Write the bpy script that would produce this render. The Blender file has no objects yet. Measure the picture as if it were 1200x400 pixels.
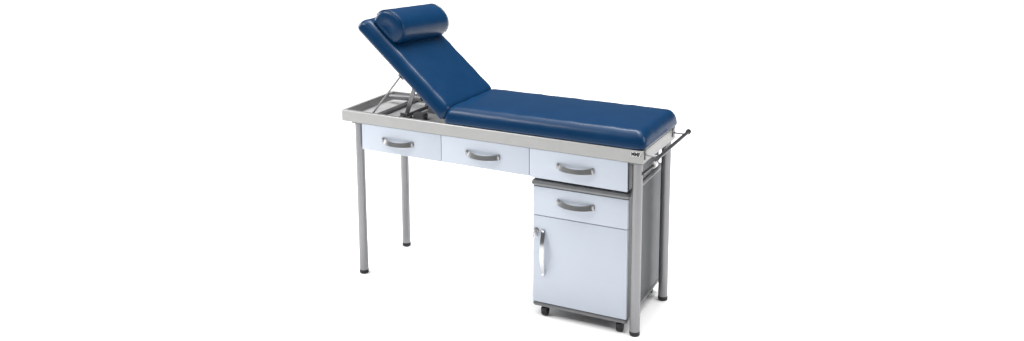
import bpy, bmesh, math, random
from mathutils import Vector, Matrix
random.seed(4)
S = bpy.context.scene
C = S.collection

# ------------------------------------------------------------------ helpers
def tag(o, label=None, cat=None, group=None, kind=None):
    if label: o['label'] = label
    if cat: o['category'] = cat
    if group: o['group'] = group
    if kind: o['kind'] = kind
    return o

def empty(name, loc=(0, 0, 0), rz=0.0):
    o = bpy.data.objects.new(name, None)
    o.empty_display_size = .1
    C.objects.link(o); o.location = loc; o.rotation_euler = (0, 0, rz)
    return o

def link(name, bm, mat, parent=None, loc=(0, 0, 0), rot=(0, 0, 0), smooth=35):
    bmesh.ops.recalc_face_normals(bm, faces=bm.faces)
    me = bpy.data.meshes.new(name)
    if smooth:
        lim = math.radians(smooth)
        for f in bm.faces: f.smooth = True
        for e in bm.edges:
            if len(e.link_faces) == 2 and e.calc_face_angle(0) > lim: e.smooth = False
    bm.to_mesh(me); bm.free()
    me.materials.append(mat)
    o = bpy.data.objects.new(name, me)
    C.objects.link(o); o.parent = parent
    o.location = loc; o.rotation_euler = rot
    return o

def copy_tree(o, parent=None):
    c = o.copy(); C.objects.link(c); c.parent = parent
    for ch in list(o.children): copy_tree(ch, c)
    return c

def box(bm, x0, x1, y0, y1, z0, z1, bev=0.0, seg=2, only=None):
    t = bmesh.new()
    v = [t.verts.new((x, y, z)) for x in (x0, x1) for y in (y0, y1) for z in (z0, z1)]
    for f in ((0, 1, 3, 2), (4, 6, 7, 5), (0, 4, 5, 1), (2, 3, 7, 6), (0, 2, 6, 4), (1, 5, 7, 3)):
        t.faces.new([v[i] for i in f])
    bmesh.ops.recalc_face_normals(t, faces=t.faces)
    if bev:
        es = [e for e in t.edges if only is None or only(e)]
        bmesh.ops.bevel(t, geom=es, offset=bev, segments=seg, profile=.5, affect='EDGES')
    merge(bm, t)

def merge(bm, t, mtx=None):
    if mtx is not None: bmesh.ops.transform(t, matrix=mtx, verts=t.verts)
    m = {}
    for v in t.verts: m[v] = bm.verts.new(v.co)
    for f in t.faces:
        try: bm.faces.new([m[v] for v in f.verts])
        except ValueError: pass
    t.free()

def tube(bm, pts, r, n=14, caps=True):
    """round tube through pts; r is one radius or one for each point"""
    pts = [Vector(p) for p in pts]
    rs = r if isinstance(r, (list, tuple)) else [r] * len(pts)
    rings = []; side = None
    for i, p in enumerate(pts):
        a = pts[max(i - 1, 0)]; b = pts[min(i + 1, len(pts) - 1)]
        d = (b - a).normalized()
        if side is None:
            side = d.cross(Vector((0, 0, 1)) if abs(d.z) < .9 else Vector((1, 0, 0))).normalized()
        side = (side - d * side.dot(d)).normalized()
        up = side.cross(d)
        rings.append([bm.verts.new(p + (side * math.cos(2 * math.pi * k / n) + up * math.sin(2 * math.pi * k / n)) * rs[i]) for k in range(n)])
    for a, b in zip(rings, rings[1:]):
        for k in range(n):
            bm.faces.new((a[k], a[(k + 1) % n], b[(k + 1) % n], b[k]))
    if caps:
        bm.faces.new(rings[0][::-1]); bm.faces.new(rings[-1])

def strap(bm, path, across, half, thick):
    """flat band along path: 'across' is its wide direction, half its half width for each point, thick its thickness"""
    path = [Vector(p) for p in path]; across = Vector(across).normalized()
    rings = []
    for i, p in enumerate(path):
        a = path[max(i - 1, 0)]; b = path[min(i + 1, len(path) - 1)]
        d = (b - a).normalized()
        n = d.cross(across).normalized()
        h = half[i]; t = thick / 2; e = min(t, h) * .55
        sec = [(-h, -t + e), (-h + e, -t), (h - e, -t), (h, -t + e), (h, t - e), (h - e, t), (-h + e, t), (-h, t - e)]
        rings.append([bm.verts.new(p + across * u + n * w) for u, w in sec])
    m = len(rings[0])
    for a, b in zip(rings, rings[1:]):
        for k in range(m): bm.faces.new((a[k], a[(k + 1) % m], b[(k + 1) % m], b[k]))
    bm.faces.new(rings[0][::-1]); bm.faces.new(rings[-1])

def rrect(x0, x1, y0, y1, r, n=8, m=18):
    r = max(r, 1e-4)
    out = []
    cs = ((x1 - r, y0 + r, -90), (x1 - r, y1 - r, 0), (x0 + r, y1 - r, 90), (x0 + r, y0 + r, 180))
    for i, (cx, cy, a0) in enumerate(cs):
        for k in range(n + 1):
            a = math.radians(a0 + 90 * k / n)
            out.append((cx + r * math.cos(a), cy + r * math.sin(a)))
        nx = cs[(i + 1) % 4]
        a = math.radians(a0 + 90)
        p = (cx + r * math.cos(a), cy + r * math.sin(a))
        q = (nx[0] + r * math.cos(a), nx[1] + r * math.sin(a))
        for k in range(1, m):
            out.append((p[0] + (q[0] - p[0]) * k / m, p[1] + (q[1] - p[1]) * k / m))
    return out

def cushion(lx, ly, h, rc=.03, roll=.045, crown=.008):
    """upholstered pad, base at z = 0, its plan rounded at the corners, its top edge rolled"""
    bm = bmesh.new()
    prof = [(.012, 0), (.003, .004), (0, .012)]
    n = 9
    for k in range(n + 1):                      # rolled shoulder: quarter of a squarish ellipse
        a = math.radians(90 * k / n)
        prof.append((roll * (1 - math.cos(a) ** .9) if k < n else roll, .012 + (h - .012) * math.sin(a)))
    dmax = min(lx, ly) / 2 - .004
    for k in range(1, 7):
        f = k / 6
        prof.append((roll + (dmax - roll) * f, h + crown * (1 - (1 - f) ** 2)))
    rings = []
    rnd = random.Random(int(lx * 1000))
    ph = [rnd.uniform(0, 6.28) for _ in range(6)]
    for d, z in prof:
        r = max(rc * (1 - d / .16), .004)
        ring = []
        for (x, y) in rrect(d, lx - d, d, ly - d, r):
            w = 0
            if 0 < d < roll * 1.2:              # slight stuffing waviness of the rolled edge
                w = .0009 * (math.sin(x * 31 + ph[0]) + math.sin(y * 37 + ph[1]) + math.sin(x * 57 + y * 49 + ph[2]))
            ring.append(bm.verts.new((x, y, z + w)))
        rings.append(ring)
    m = len(rings[0])
    for a, b in zip(rings, rings[1:]):
        for k in range(m): bm.faces.new((a[k], a[(k + 1) % m], b[(k + 1) % m], b[k]))
    bm.faces.new(rings[0][::-1]); bm.faces.new(rings[-1])
    return bm

# ------------------------------------------------------------------ materials
def mat(name, col, rough=.5, metal=0.0, spec=.5, noise=None, bump=None, coat=0.0, brushed=None):
    m = bpy.data.materials.new(name); m.use_nodes = True
    nt = m.node_tree; N = nt.nodes; L = nt.links
    b = N['Principled BSDF']
    b.inputs['Base Color'].default_value = (*col, 1)
    b.inputs['Roughness'].default_value = rough
    b.inputs['Metallic'].default_value = metal
    b.inputs['Specular IOR Level'].default_value = spec
    b.inputs['Coat Weight'].default_value = coat
    b.inputs['Coat Roughness'].default_value = .15
    tc = N.new('ShaderNodeTexCoord')
    if noise:
        sc, amt = noise
        t = N.new('ShaderNodeTexNoise'); t.inputs['Scale'].default_value = sc; t.inputs['Detail'].default_value = 5
        L.new(tc.outputs['Object'], t.inputs['Vector'])
        r = N.new('ShaderNodeMapRange')
        r.inputs['To Min'].default_value = 1 - amt; r.inputs['To Max'].default_value = 1 + amt
        r.inputs['From Min'].default_value = .3; r.inputs['From Max'].default_value = .7
        L.new(t.outputs['Fac'], r.inputs['Value'])
        v = N.new('ShaderNodeVectorMath'); v.operation = 'SCALE'
        v.inputs[0].default_value = col
        L.new(r.outputs['Result'], v.inputs['Scale'])
        L.new(v.outputs['Vector'], b.inputs['Base Color'])
        r2 = N.new('ShaderNodeMapRange')
        r2.inputs['To Min'].default_value = rough * .85; r2.inputs['To Max'].default_value = min(1, rough * 1.15)
        L.new(t.outputs['Fac'], r2.inputs['Value']); L.new(r2.outputs['Result'], b.inputs['Roughness'])
    h = None
    if bump:
        for sc, st, dist in bump:
            t = N.new('ShaderNodeTexNoise'); t.inputs['Scale'].default_value = sc; t.inputs['Detail'].default_value = 3
            if brushed:
                mp = N.new('ShaderNodeMapping'); mp.inputs['Scale'].default_value = brushed
                L.new(tc.outputs['Object'], mp.inputs['Vector']); L.new(mp.outputs['Vector'], t.inputs['Vector'])
            else:
                L.new(tc.outputs['Object'], t.inputs['Vector'])
            u = N.new('ShaderNodeBump'); u.inputs['Strength'].default_value = st; u.inputs['Distance'].default_value = dist
            L.new(t.outputs['Fac'], u.inputs['Height'])
            if h: L.new(h.outputs['Normal'], u.inputs['Normal'])
            h = u
        L.new(h.outputs['Normal'], b.inputs['Normal'])
    return m

M = {
 'vinyl': mat('blue_vinyl', (.0003, .0235, .071), .31, 0, .24, noise=(9, .05), bump=[(420, .08, .0008), (7, .09, .006)]),
 'silver': mat('silver_paint', (.325, .323, .319), .42, .35, .5, noise=(14, .035), bump=[(900, .03, .0004)]),
 'leg': mat('silver_leg_paint', (.225, .225, .233), .36, .45, .5, noise=(18, .03), bump=[(900, .03, .0004)]),
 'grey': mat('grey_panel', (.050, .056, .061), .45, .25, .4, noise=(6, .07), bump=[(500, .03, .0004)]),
 'edge': mat('grey_edge_trim', (.15, .153, .158), .4, .4, .5, noise=(20, .05)),
 'white': mat('white_laminate', (.435, .474, .536), .38, 0, .4, noise=(5, .012), bump=[(600, .02, .0004)]),
 'handle': mat('satin_nickel', (.27, .27, .275), .30, .75, .5, noise=(30, .05)),
 'chrome': mat('chrome', (.47, .48, .50), .22, 1, .5, noise=(25, .04)),
 'steel': mat('zinc_steel', (.20, .20, .21), .35, .7, .5, noise=(30, .10)),
 'dark': mat('dark_metal', (.055, .057, .062), .35, .6, .5, noise=(30, .1)),
 'tray': mat('grey_tray_board', (.46, .46, .46), .5, .1, .4, noise=(12, .06)),
 'rubber': mat('black_rubber', (.008, .008, .010), .5, 0, .4, noise=(30, .1)),
 'board': mat('dark_underside_board', (.03, .035, .05), .6, 0, .3, noise=(14, .1)),
 'cap': mat('white_plastic', (.62, .62, .62), .35, 0, .5, noise=(20, .02)),
 'plate': mat('pale_badge', (.60, .60, .60), .35, .1, .5, noise=(20, .02)),
 'ink': mat('black_ink', (.010, .010, .012), .5, 0, .3, noise=(40, .05)),
 'floor': mat('white_sweep', (.93, .93, .93), .8, 0, .1, noise=(2, .004)),
}

# ------------------------------------------------------------------ setting
bm = bmesh.new()
box(bm, -30, 34, -12, 45, -.1, 0)
tag(link('floor', bm, M['floor'], smooth=0), kind='structure')

# ------------------------------------------------------------------ the couch
LEN, WID = 1.85, .525
ZB, ZT = .936, 1.001
couch = empty('examination_couch', (0, 0, 0))
tag(couch, 'long silver framed couch with blue mattress, raised backrest and three drawers', 'examination couch')

# frame: a folded rail ring
bm = bmesh.new()
out = rrect(0, LEN, -.003, WID, .006, 4, 3)
inn = rrect(.022, LEN - .022, .019, WID - .022, .003, 4, 3)
rings = []
for pts, z, g in ((out, ZB, 0), (out, ZT - .004, 0), (None, ZT, .003), (inn, ZT, 0), (inn, ZB, 0)):
    if pts is None:
        pts = rrect(.003, LEN - .003, 0, WID - .003, .004, 4, 3)
    rings.append([bm.verts.new((x, y, z)) for x, y in pts])
n = len(out)
for i in range(5):
    a, b = rings[i], rings[(i + 1) % 5]
    for k in range(n): bm.faces.new((a[k], a[(k + 1) % n], b[(k + 1) % n], b[k]))
frame = link('frame', bm, M['silver'], couch)

bm = bmesh.new()
box(bm, .0225, LEN - .0225, .0195, WID - .0225, ZB + .006, ZB + .018)
tray = link('tray', bm, M['tray'], couch, smooth=0)

# badge on the front rail
bm = bmesh.new()
box(bm, 1.786, 1.838, -.0050, -.0031, .970, .994, .0008, 1)
badge = link('badge', bm, M['plate'], frame)

def text_mesh(name, body, size, loc, mat_, parent, off=.0, sx=1):
    cu = bpy.data.curves.new(name, 'FONT'); cu.body = body; cu.size = size; cu.offset = off; cu.extrude = .0004
    to = bpy.data.objects.new('tmp', cu); C.objects.link(to)
    bpy.context.view_layer.update()
    me = bpy.data.meshes.new_from_object(to.evaluated_get(bpy.context.evaluated_depsgraph_get()))
    bpy.data.objects.remove(to); me.name = name
    me.transform(Matrix.Rotation(math.radians(90), 4, 'X') @ Matrix.Scale(sx, 4, (1, 0, 0)))
    me.materials.clear(); me.materials.append(mat_)
    o = bpy.data.objects.new(name, me); C.objects.link(o); o.parent = parent; o.location = loc
    return o
text_mesh('lettering', 'MMF.', .026, (1.7885, -.0054, .9735), M['ink'], badge, .0012, .88)

# legs
def make_leg(x, y):
    bm = bmesh.new()
    R = .0265
    tube(bm, [(0, 0, .024), (0, 0, ZB - .0005)], R, 32)
    o = link('leg', bm, M['leg'], couch, (x, y, 0))
    bm = bmesh.new()
    tube(bm, [(0, 0, 0), (0, 0, .002), (0, 0, .006), (0, 0, .019), (0, 0, .0235)], [.0225, .0255, .0272, .0275, .0268], 32)
    link('foot_cap', bm, M['rubber'], o)
    bm = bmesh.new()
    box(bm, -.034, .034, -.029, .029, ZB - .009, ZB - .001, .001, 1)
    link('mounting_plate', bm, M['edge'], o)
    return o
l0 = make_leg(.1005, .034)
for x, y in ((.1005, .492), (1.810, .034), (1.810, .492)):
    c = copy_tree(l0, couch); c.location = (x, y, 0)

# drawers
def bow_handle(parent, cx, cz, y0, half=.098, name='handle', label=None):
    bm = bmesh.new()
    P, H = [], []
    for k in range(-14, 15):
        u = k / 14
        b = (1 - abs(u) ** 2.2)
        P.append((cx + u * half, y0 - .003 - .032 * b, cz - .008 * b))
        H.append(.0135 + .004 * (1 - b))
    strap(bm, P, (0, .34, .94), H, .006)
    for s in (-1, 1):                           # mounting feet
        box(bm, cx + s * half - .0065, cx + s * half + .0065, y0 - .012, y0 + .002, cz - .014, cz + .014, .002, 2)
    return link(name, bm, M['handle'], parent)

def drawer(parent, x0, x1, z0, z1, y0, depth, hx=None, hz=None, th=.018):
    bm = bmesh.new()
    box(bm, x0, x1, y0, y0 + th, z0, z1, .0022, 2)
    box(bm, x0 + .012, x1 - .012, y0 + th + .0005, y0 + depth, z0 + .006, z1 - .012)
    d = link('drawer', bm, M['white'], parent)
    bow_handle(d, (x0 + x1) / 2 if hx is None else hx, (z0 + z1) / 2 if hz is None else hz, y0)
    return d
Z0, Z1 = .780, .9345
drawer(couch, .142, .6755, Z0, Z1, -.0015, .45, .392, .856, .010)
drawer(couch, .6785, 1.2185, Z0, Z1, -.0015, .45, .942, .858, .010)
drawer(couch, 1.2215, 1.7695, Z0 - .003, Z1, -.0015, .45, 1.486, .861, .010)
bm = bmesh.new()
box(bm, 1.7635, 1.7725, .012, .48, Z0, Z1, .001, 1)
link('side_cheek', bm, M['grey'], couch)
bm = bmesh.new()
box(bm, .139, .148, .075, .45, Z0 + .01, Z1, .001, 1)
link('side_cheek', bm, M['grey'], couch)

# mattress
HX = .688
bm = cushion(1.172, .552, .094, .036, .058, .008)
link('mattress', bm, M['vinyl'], couch, (HX - .002, -.002, ZT + .002))

# backrest: local x runs up the back, local z is the padded side
ang = math.radians(40.7)
BL = .748
pivot = Vector((HX - .004, 0, ZT + .012))
# local frame: x -> (-cos, 0, sin); z -> (sin, 0, cos)
R = Matrix(((-math.cos(ang), 0, math.sin(ang), 0), (0, -1, 0, 0), (math.sin(ang), 0, math.cos(ang), 0), (0, 0, 0, 1)))
backM = Matrix.Translation(pivot) @ R
bm = cushion(BL, .562, .082, .036, .048, .007)
bmesh.ops.translate(bm, vec=(0, -.559, 0), verts=bm.verts)
back = link('backrest', bm, M['vinyl'], couch)
back.matrix_local = backM
bm = bmesh.new()
box(bm, .02, BL - .02, -.535, -.022, -.013, -.0005, .002, 1)
link('backing_board', bm, M['board'], back)

# lift mechanism
def BP(u, y, w): return backM @ Vector((u, -y, w))
# front stay rod and its bracket under the pad
bm = bmesh.new()
q = BP(.36, .030, -.024)
p0 = Vector((.175, .034, ZB + .03))
tube(bm, [p0, q], .0055, 10)
tube(bm, [p0 + Vector((0, -.014, 0)), p0 + Vector((0, .02, 0))], .005, 10)
link('stay_rod', bm, M['steel'], couch)
def bracket(y, u=.36, s=1.0):
    bm = bmesh.new()
    t = bmesh.new(); box(t, u - .022, u + .022, -y - .003, -y + .003, -.036 * s, -.0135, .003, 1)
    merge(bm, t)
    t = bmesh.new(); box(t, u - .03, u + .03, -y - .016, -y + .012, -.0165, -.0132, .001, 1)
    merge(bm, t)
    tube(bm, [(u, -y - .008, -.026), (u, -y + .009, -.026)], .006, 10)
    return link('hinge_bracket', bm, M['steel'], back)
bracket(.042); bracket(.475)
# rear toothed stay (flat bar), cross tube and lift fork
bm = bmesh.new()
q2 = BP(.36, .470, -.026); p2 = Vector((.185, .462, ZB + .032))
strap(bm, [p2.lerp(q2, k / 8) for k in range(9)], (0.5, 0, .86), [.012] * 9, .005)
for k in range(1, 7):
    c = p2.lerp(q2, .25 + k * .085)
    tube(bm, [c + Vector((0, -.006, -.008)), c + Vector((0, .006, -.008))], .006, 8)
link('ratchet_stay', bm, M['steel'], couch)
bm = bmesh.new()
tube(bm, [BP(.30, .06, -.026), BP(.30, .47, -.026)], .010, 12)
link('cross_tube', bm, M['steel'], couch)
for y in (.13, .40):
    bm = bmesh.new()
    a = Vector((.36, y, ZB + .03)); b = BP(.30, y, -.028)
    strap(bm, [a.lerp(b, k / 4) for k in range(5)], (1, 0, -.2), [.014] * 5, .005)
    box(bm, .325, .395, y - .015, y + .015, ZB + .018, ZB + .040, .002, 1)
    box(bm, .335, .385, y - .022, y - .016, ZB + .018, ZB + .062, .002, 1)
    link('lift_fork', bm, M['steel'], couch)
bm = bmesh.new()
tube(bm, [(.36, .06, ZB + .036), (.36, .47, ZB + .036)], .011, 12)
link('pivot_shaft', bm, M['steel'], couch)
bm = bmesh.new()
box(bm, .165, .205, .022, .500, ZB + .0185, ZB + .034, .003, 2)
link('stay_rail', bm, M['steel'], couch)
bm = bmesh.new()                                 # lift spring lying along the rear of the tray
tube(bm, [(.05, .43, ZB + .052), (.30, .40, ZB + .075)], .017, 16)
link('spring_tube', bm, M['leg'], couch)
bm = bmesh.new()
tube(bm, [(.301, .3999, ZB + .0751), (.40, .388, ZB + .135)], .007, 10)
link('spring_piston', bm, M['chrome'], couch)
for yy in (.17, .33):
    bm = bmesh.new()
    box(bm, .40, .47, yy - .025, yy + .025, ZB + .0185, ZB + .055, .003, 2)
    link('mounting_block', bm, M['edge'], couch)

# paper roll holder at the foot end
holder_z = .978
for y in (.022, .470):
    bm = bmesh.new()
    box(bm, LEN + .0005, LEN + .006, y - .008, y + .008, holder_z - .026, holder_z + .022, .002, 1)
    link('holder_bracket', bm, M['edge'], couch)
for i, y in enumerate((.022, .470)):
    bm = bmesh.new()
    tube(bm, [(LEN + .004, y, holder_z), (LEN + .03, y, holder_z), (LEN + .073, y, holder_z + .002)], .0058, 10)
    link('holder_arm', bm, M['handle'], couch)
bm = bmesh.new()
xb = LEN + .075
tube(bm, [(xb, .004, holder_z), (xb, .500, holder_z + .003)], .0095, 14)
bar = link('roll_bar', bm, M['dark'], couch)
bm = bmesh.new()
tube(bm, [(xb, .500, holder_z + .003), (xb, .503, holder_z + .003), (xb, .516, holder_z + .003), (xb, .519, holder_z + .003)], [.010, .0145, .0145, .010], 18)
link('end_knob', bm, M['dark'], bar)
bm = bmesh.new()
tube(bm, [(xb, -.004, holder_z), (xb, .012, holder_z)], .011, 14)
tube(bm, [(xb - .012, .006, holder_z - .018), (xb - .012, .10, holder_z - .016)], .005, 10)
link('bar_clamp', bm, M['dark'], bar)
# lower rod with a pale sleeve, from the front leg
bm = bmesh.new()
tube(bm, [(1.838, .030, .874), (1.838, .205, .869)], .0075, 14)
rod = link('side_rod', bm, M['dark'], couch)
bm = bmesh.new()
tube(bm, [(1.838, .190, .872), (1.838, .193, .872), (1.838, .226, .872), (1.838, .231, .872), (1.838, .233, .872)], [.014, .0165, .0165, .014, .007], 20)
link('end_cap', bm, M['cap'], rod)

# ------------------------------------------------------------------ bolster
# a half-round roll: flat on the pad, domed above; local frame as the backrest's
n = 56
y0, y1 = .045, .506
UB, HW, HH = .600, .104, .131
def UBY(y): return UB + .004 - .036 * (y - y0) / (y1 - y0)   # the roll lies a little askew
def dsec(k, sc):
    """point k of the D section, inset by the factor sc"""
    a = 2 * math.pi * k / n
    ca, sa = math.cos(a), math.sin(a)
    t = math.copysign(abs(ca) ** .90, ca) * HW * sc
    if sa >= 0: w = HH * .30 + HH * .70 * (sa ** .92) * sc
    else: w = HH * .30 - HH * .30 * (min(1, -sa * 2.2) ** .75) * (sc if sc < .7 else 1)
    return t, w
prof = [(y0 + .004, .0), (y0 - .006, .35), (y0 - .007, .60), (y0 - .004, .80), (y0 + .001, .90), (y0 + .007, .955), (y0 + .016, .99), (y0 + .034, 1.0)]
prof += [(y0 + .034 + (y1 - y0 - .068) * k / 16, 1 + .006 * math.sin(k * 1.7) * math.sin(k * .6)) for k in range(1, 16)]
prof += [(y0 + y1 - y, q) for y, q in prof[7::-1]]
bm = bmesh.new()
rings = []
for (y, q) in prof:
    if q == 0: rings.append([bm.verts.new(BP(UBY(y), y, .0865 + HH * .36))]); continue
    rings.append([bm.verts.new(BP(UBY(y) + t, y, .0865 + w)) for t, w in (dsec(k, q) for k in range(n))])
for a, b in zip(rings, rings[1:]):
    for k in range(n):
        if len(a) == 1: bm.faces.new((a[0], b[k], b[(k + 1) % n]))
        elif len(b) == 1: bm.faces.new((a[k], a[(k + 1) % n], b[0]))
        else: bm.faces.new((a[k], a[(k + 1) % n], b[(k + 1) % n], b[k]))
org = BP(UB, .28, .0865)
bmesh.ops.translate(bm, vec=-org, verts=bm.verts)
bo = link('bolster_pillow', bm, M['vinyl'], None, org, smooth=70)
for yy in (y0 + .008, y1 - .008):
    bm = bmesh.new()
    tube(bm, [BP(UBY(yy) + t * .985, yy, .0865 + w * .985 + .001) - org for t, w in (dsec(k, 1) for k in range(n // 2 + 1))], .0018, 8)
    link('piping', bm, M['vinyl'], bo)
tag(bo, 'round blue vinyl bolster lying across the top of the raised backrest', 'pillow')

# ------------------------------------------------------------------ pedestal cabinet
CW, CD = .530, .580
cab = empty('bedside_cabinet', (1.240, .001, 0), .024)
tag(cab, 'white cabinet on black castors, with one drawer above a door, under the couch', 'cabinet')
zb, zt = .080, .731
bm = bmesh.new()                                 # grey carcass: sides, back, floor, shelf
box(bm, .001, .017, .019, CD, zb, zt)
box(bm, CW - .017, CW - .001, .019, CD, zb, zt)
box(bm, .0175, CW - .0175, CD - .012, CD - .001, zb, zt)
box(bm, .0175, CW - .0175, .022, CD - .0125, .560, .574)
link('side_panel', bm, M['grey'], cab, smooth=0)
def slab(name, z0, z1, o):
    bm = bmesh.new()
    r = (z1 - z0) * .45
    pts = rrect(-o, CW + o, -o, CD, .016, 6, 2)
    rings = []
    for d, z in ((r * .9, z0), (r * .35, z0 + r * .25), (0, z0 + r), (0, z1 - r), (r * .35, z1 - r * .25), (r * .9, z1)):
        rings.append([bm.verts.new((x, y, z)) for x, y in rrect(-o + d, CW + o - d, -o + d, CD - d, .016, 6, 2)])
    m = len(rings[0])
    for a, b in zip(rings, rings[1:]):
        for k in range(m): bm.faces.new((a[k], a[(k + 1) % m], b[(k + 1) % m], b[k]))
    bm.faces.new(rings[0][::-1]); bm.faces.new(rings[-1])
    return link(name, bm, M['edge'], cab)
slab('cabinet_top', .7325, .765, .010)
slab('cabinet_base', .056, .0785, .003)
drawer(cab, .0005, CW - .0005, .572, .7305, 0, .45, .2455, .662, .018)
bm = bmesh.new()
box(bm, .0005, CW - .0005, 0, .018, .0805, .5685, .0022, 2)
door = link('door', bm, M['white'], cab)
bm = bmesh.new()                                 # upright bow handle
P, H = [], []
for k in range(-14, 15):
    u = k / 14; b = 1 - abs(u) ** 2.2
    P.append((.062 + .004 * b, -.003 - .030 * b, .367 + u * .122)); H.append(.0115 - .002 * u * 0 + .0015 * b)
strap(bm, P, (1, 0, 0), H, .007)
for s in (-1, 1):
    box(bm, .054, .070, -.010, .002, .367 + s * .122 - .007, .367 + s * .122 + .007, .002, 2)
link('handle', bm, M['chrome'], door)
bm = bmesh.new()
tube(bm, [(.022, .001, .487), (.022, -.004, .487), (.022, -.009, .487), (.022, -.011, .487)], [.014, .014, .013, .009], 20)
box(bm, .014, .030, -.002, .0015, .452, .478, .002, 1)
lock = link('lock', bm, M['handle'], door)
bm = bmesh.new()
tube(bm, [(.022, -.011, .487), (.022, -.024, .486)], .0035, 10)
tube(bm, [(.022 + .010 * math.cos(a), -.026, .466 + .016 * math.sin(a)) for a in [2 * math.pi * k / 16 for k in range(17)]], .0022, 8, False)
tube(bm, [(.022, -.024, .486), (.022, -.026, .440)], .003, 8)
link('key', bm, M['chrome'], door)

def make_castor(x, y):
    o = None
    bm = bmesh.new()
    for s in (-1, 1):                            # twin wheels
        tube(bm, [(s * .0002, 0, .022), (s * .001, 0, .022), (s * .015, 0, .022), (s * .017, 0, .022)], [.0210, .0215, .0215, .018], 22)
    tube(bm, [(-.004, 0, .022), (.004, 0, .022)], .008, 12)
    o = link('castor', bm, M['rubber'], cab, (x, y, 0))
    bm = bmesh.new()
    box(bm, -.0170, .0170, -.0225, .024, .026, .050, .004, 2)
    tube(bm, [(0, .010, .046), (0, .010, .0565)], .008, 12)
    link('castor_hood', bm, M['rubber'], o)
    return o
c0 = make_castor(.062, .026)
for x, y in ((CW - .042, .026), (.062, CD - .05), (CW - .042, CD - .05)):
    c = copy_tree(c0, cab); c.location = (x, y, 0)

# ------------------------------------------------------------------ light: a white studio
W = bpy.data.worlds.new('World'); S.world = W; W.use_nodes = True
nt = W.node_tree; bg = nt.nodes['Background']
bg.inputs['Strength'].default_value = 1.0
tcw = nt.nodes.new('ShaderNodeTexCoord'); sep = nt.nodes.new('ShaderNodeSeparateXYZ')
ramp = nt.nodes.new('ShaderNodeMapRange')           # paler towards the ceiling of the studio
ramp.interpolation_type = 'SMOOTHSTEP'
ramp.inputs['From Min'].default_value = .70; ramp.inputs['From Max'].default_value = 1.0
ramp.inputs['To Min'].default_value = .13; ramp.inputs['To Max'].default_value = 4.0
nt.links.new(tcw.outputs['Generated'], sep.inputs[0]); nt.links.new(sep.outputs['Z'], ramp.inputs['Value'])
nt.links.new(ramp.outputs['Result'], bg.inputs['Color'])

def area(name, loc, target, size, power, col=(1, 1, 1), sy=None, spread=180):
    l = bpy.data.lights.new(name, 'AREA'); l.shape = 'RECTANGLE'
    l.size = size; l.size_y = sy or size; l.energy = power; l.color = col; l.spread = math.radians(spread)
    o = bpy.data.objects.new(name, l); C.objects.link(o)
    o.location = loc
    d = Vector(target) - Vector(loc)
    o.rotation_euler = d.to_track_quat('-Z', 'Y').to_euler()
    return o
area('softbox_high', (1.2, 1.2, 5.6), (.9, .5, .0), 3.2, 150, sy=1.0, spread=150)
area('softbox_front', (-1.6, -2.6, 4.3), (1.0, .0, .9), 2.2, 110, sy=.35)

area('floor_fill_left', (-3.4, .3, 2.0), (.8, .1, .0), 2.4, 130)  # added low fill lamp, washes the couch's shadow off the floor
area('softbox_side', (5.2, .8, 2.6), (1.8, .3, .6), 1.6, 55)

# ------------------------------------------------------------------ camera
f, cx, cy, cz, pitch, yaw, roll, py = 1118.337, 3.36063, -4.34553, 2.41273, .172112, -.475961, -.004273, 34.049
r = Vector((math.cos(yaw), -math.sin(yaw), 0)); fh = Vector((math.sin(yaw), math.cos(yaw), 0))
fw = fh * math.cos(pitch) - Vector((0, 0, math.sin(pitch))); up = fh * math.sin(pitch) + Vector((0, 0, math.cos(pitch)))
r2 = r * math.cos(roll) + up * math.sin(roll); u2 = -r * math.sin(roll) + up * math.cos(roll)
cam = bpy.data.cameras.new('camera'); co = bpy.data.objects.new('camera', cam); C.objects.link(co)
m = Matrix((r2, u2, -fw)).transposed().to_4x4(); m.translation = (cx, cy, cz)
co.matrix_world = m
cam.sensor_fit = 'HORIZONTAL'; cam.sensor_width = 36; cam.lens = f / 1200 * 36
cam.shift_y = -(200 - py) / 1200
cam.clip_end = 200
S.camera = co

S.view_settings.view_transform = 'Standard'
S.view_settings.look = 'None'
S.view_settings.exposure = .2
S.view_settings.gamma = 1
S.cycles.max_bounces = 10
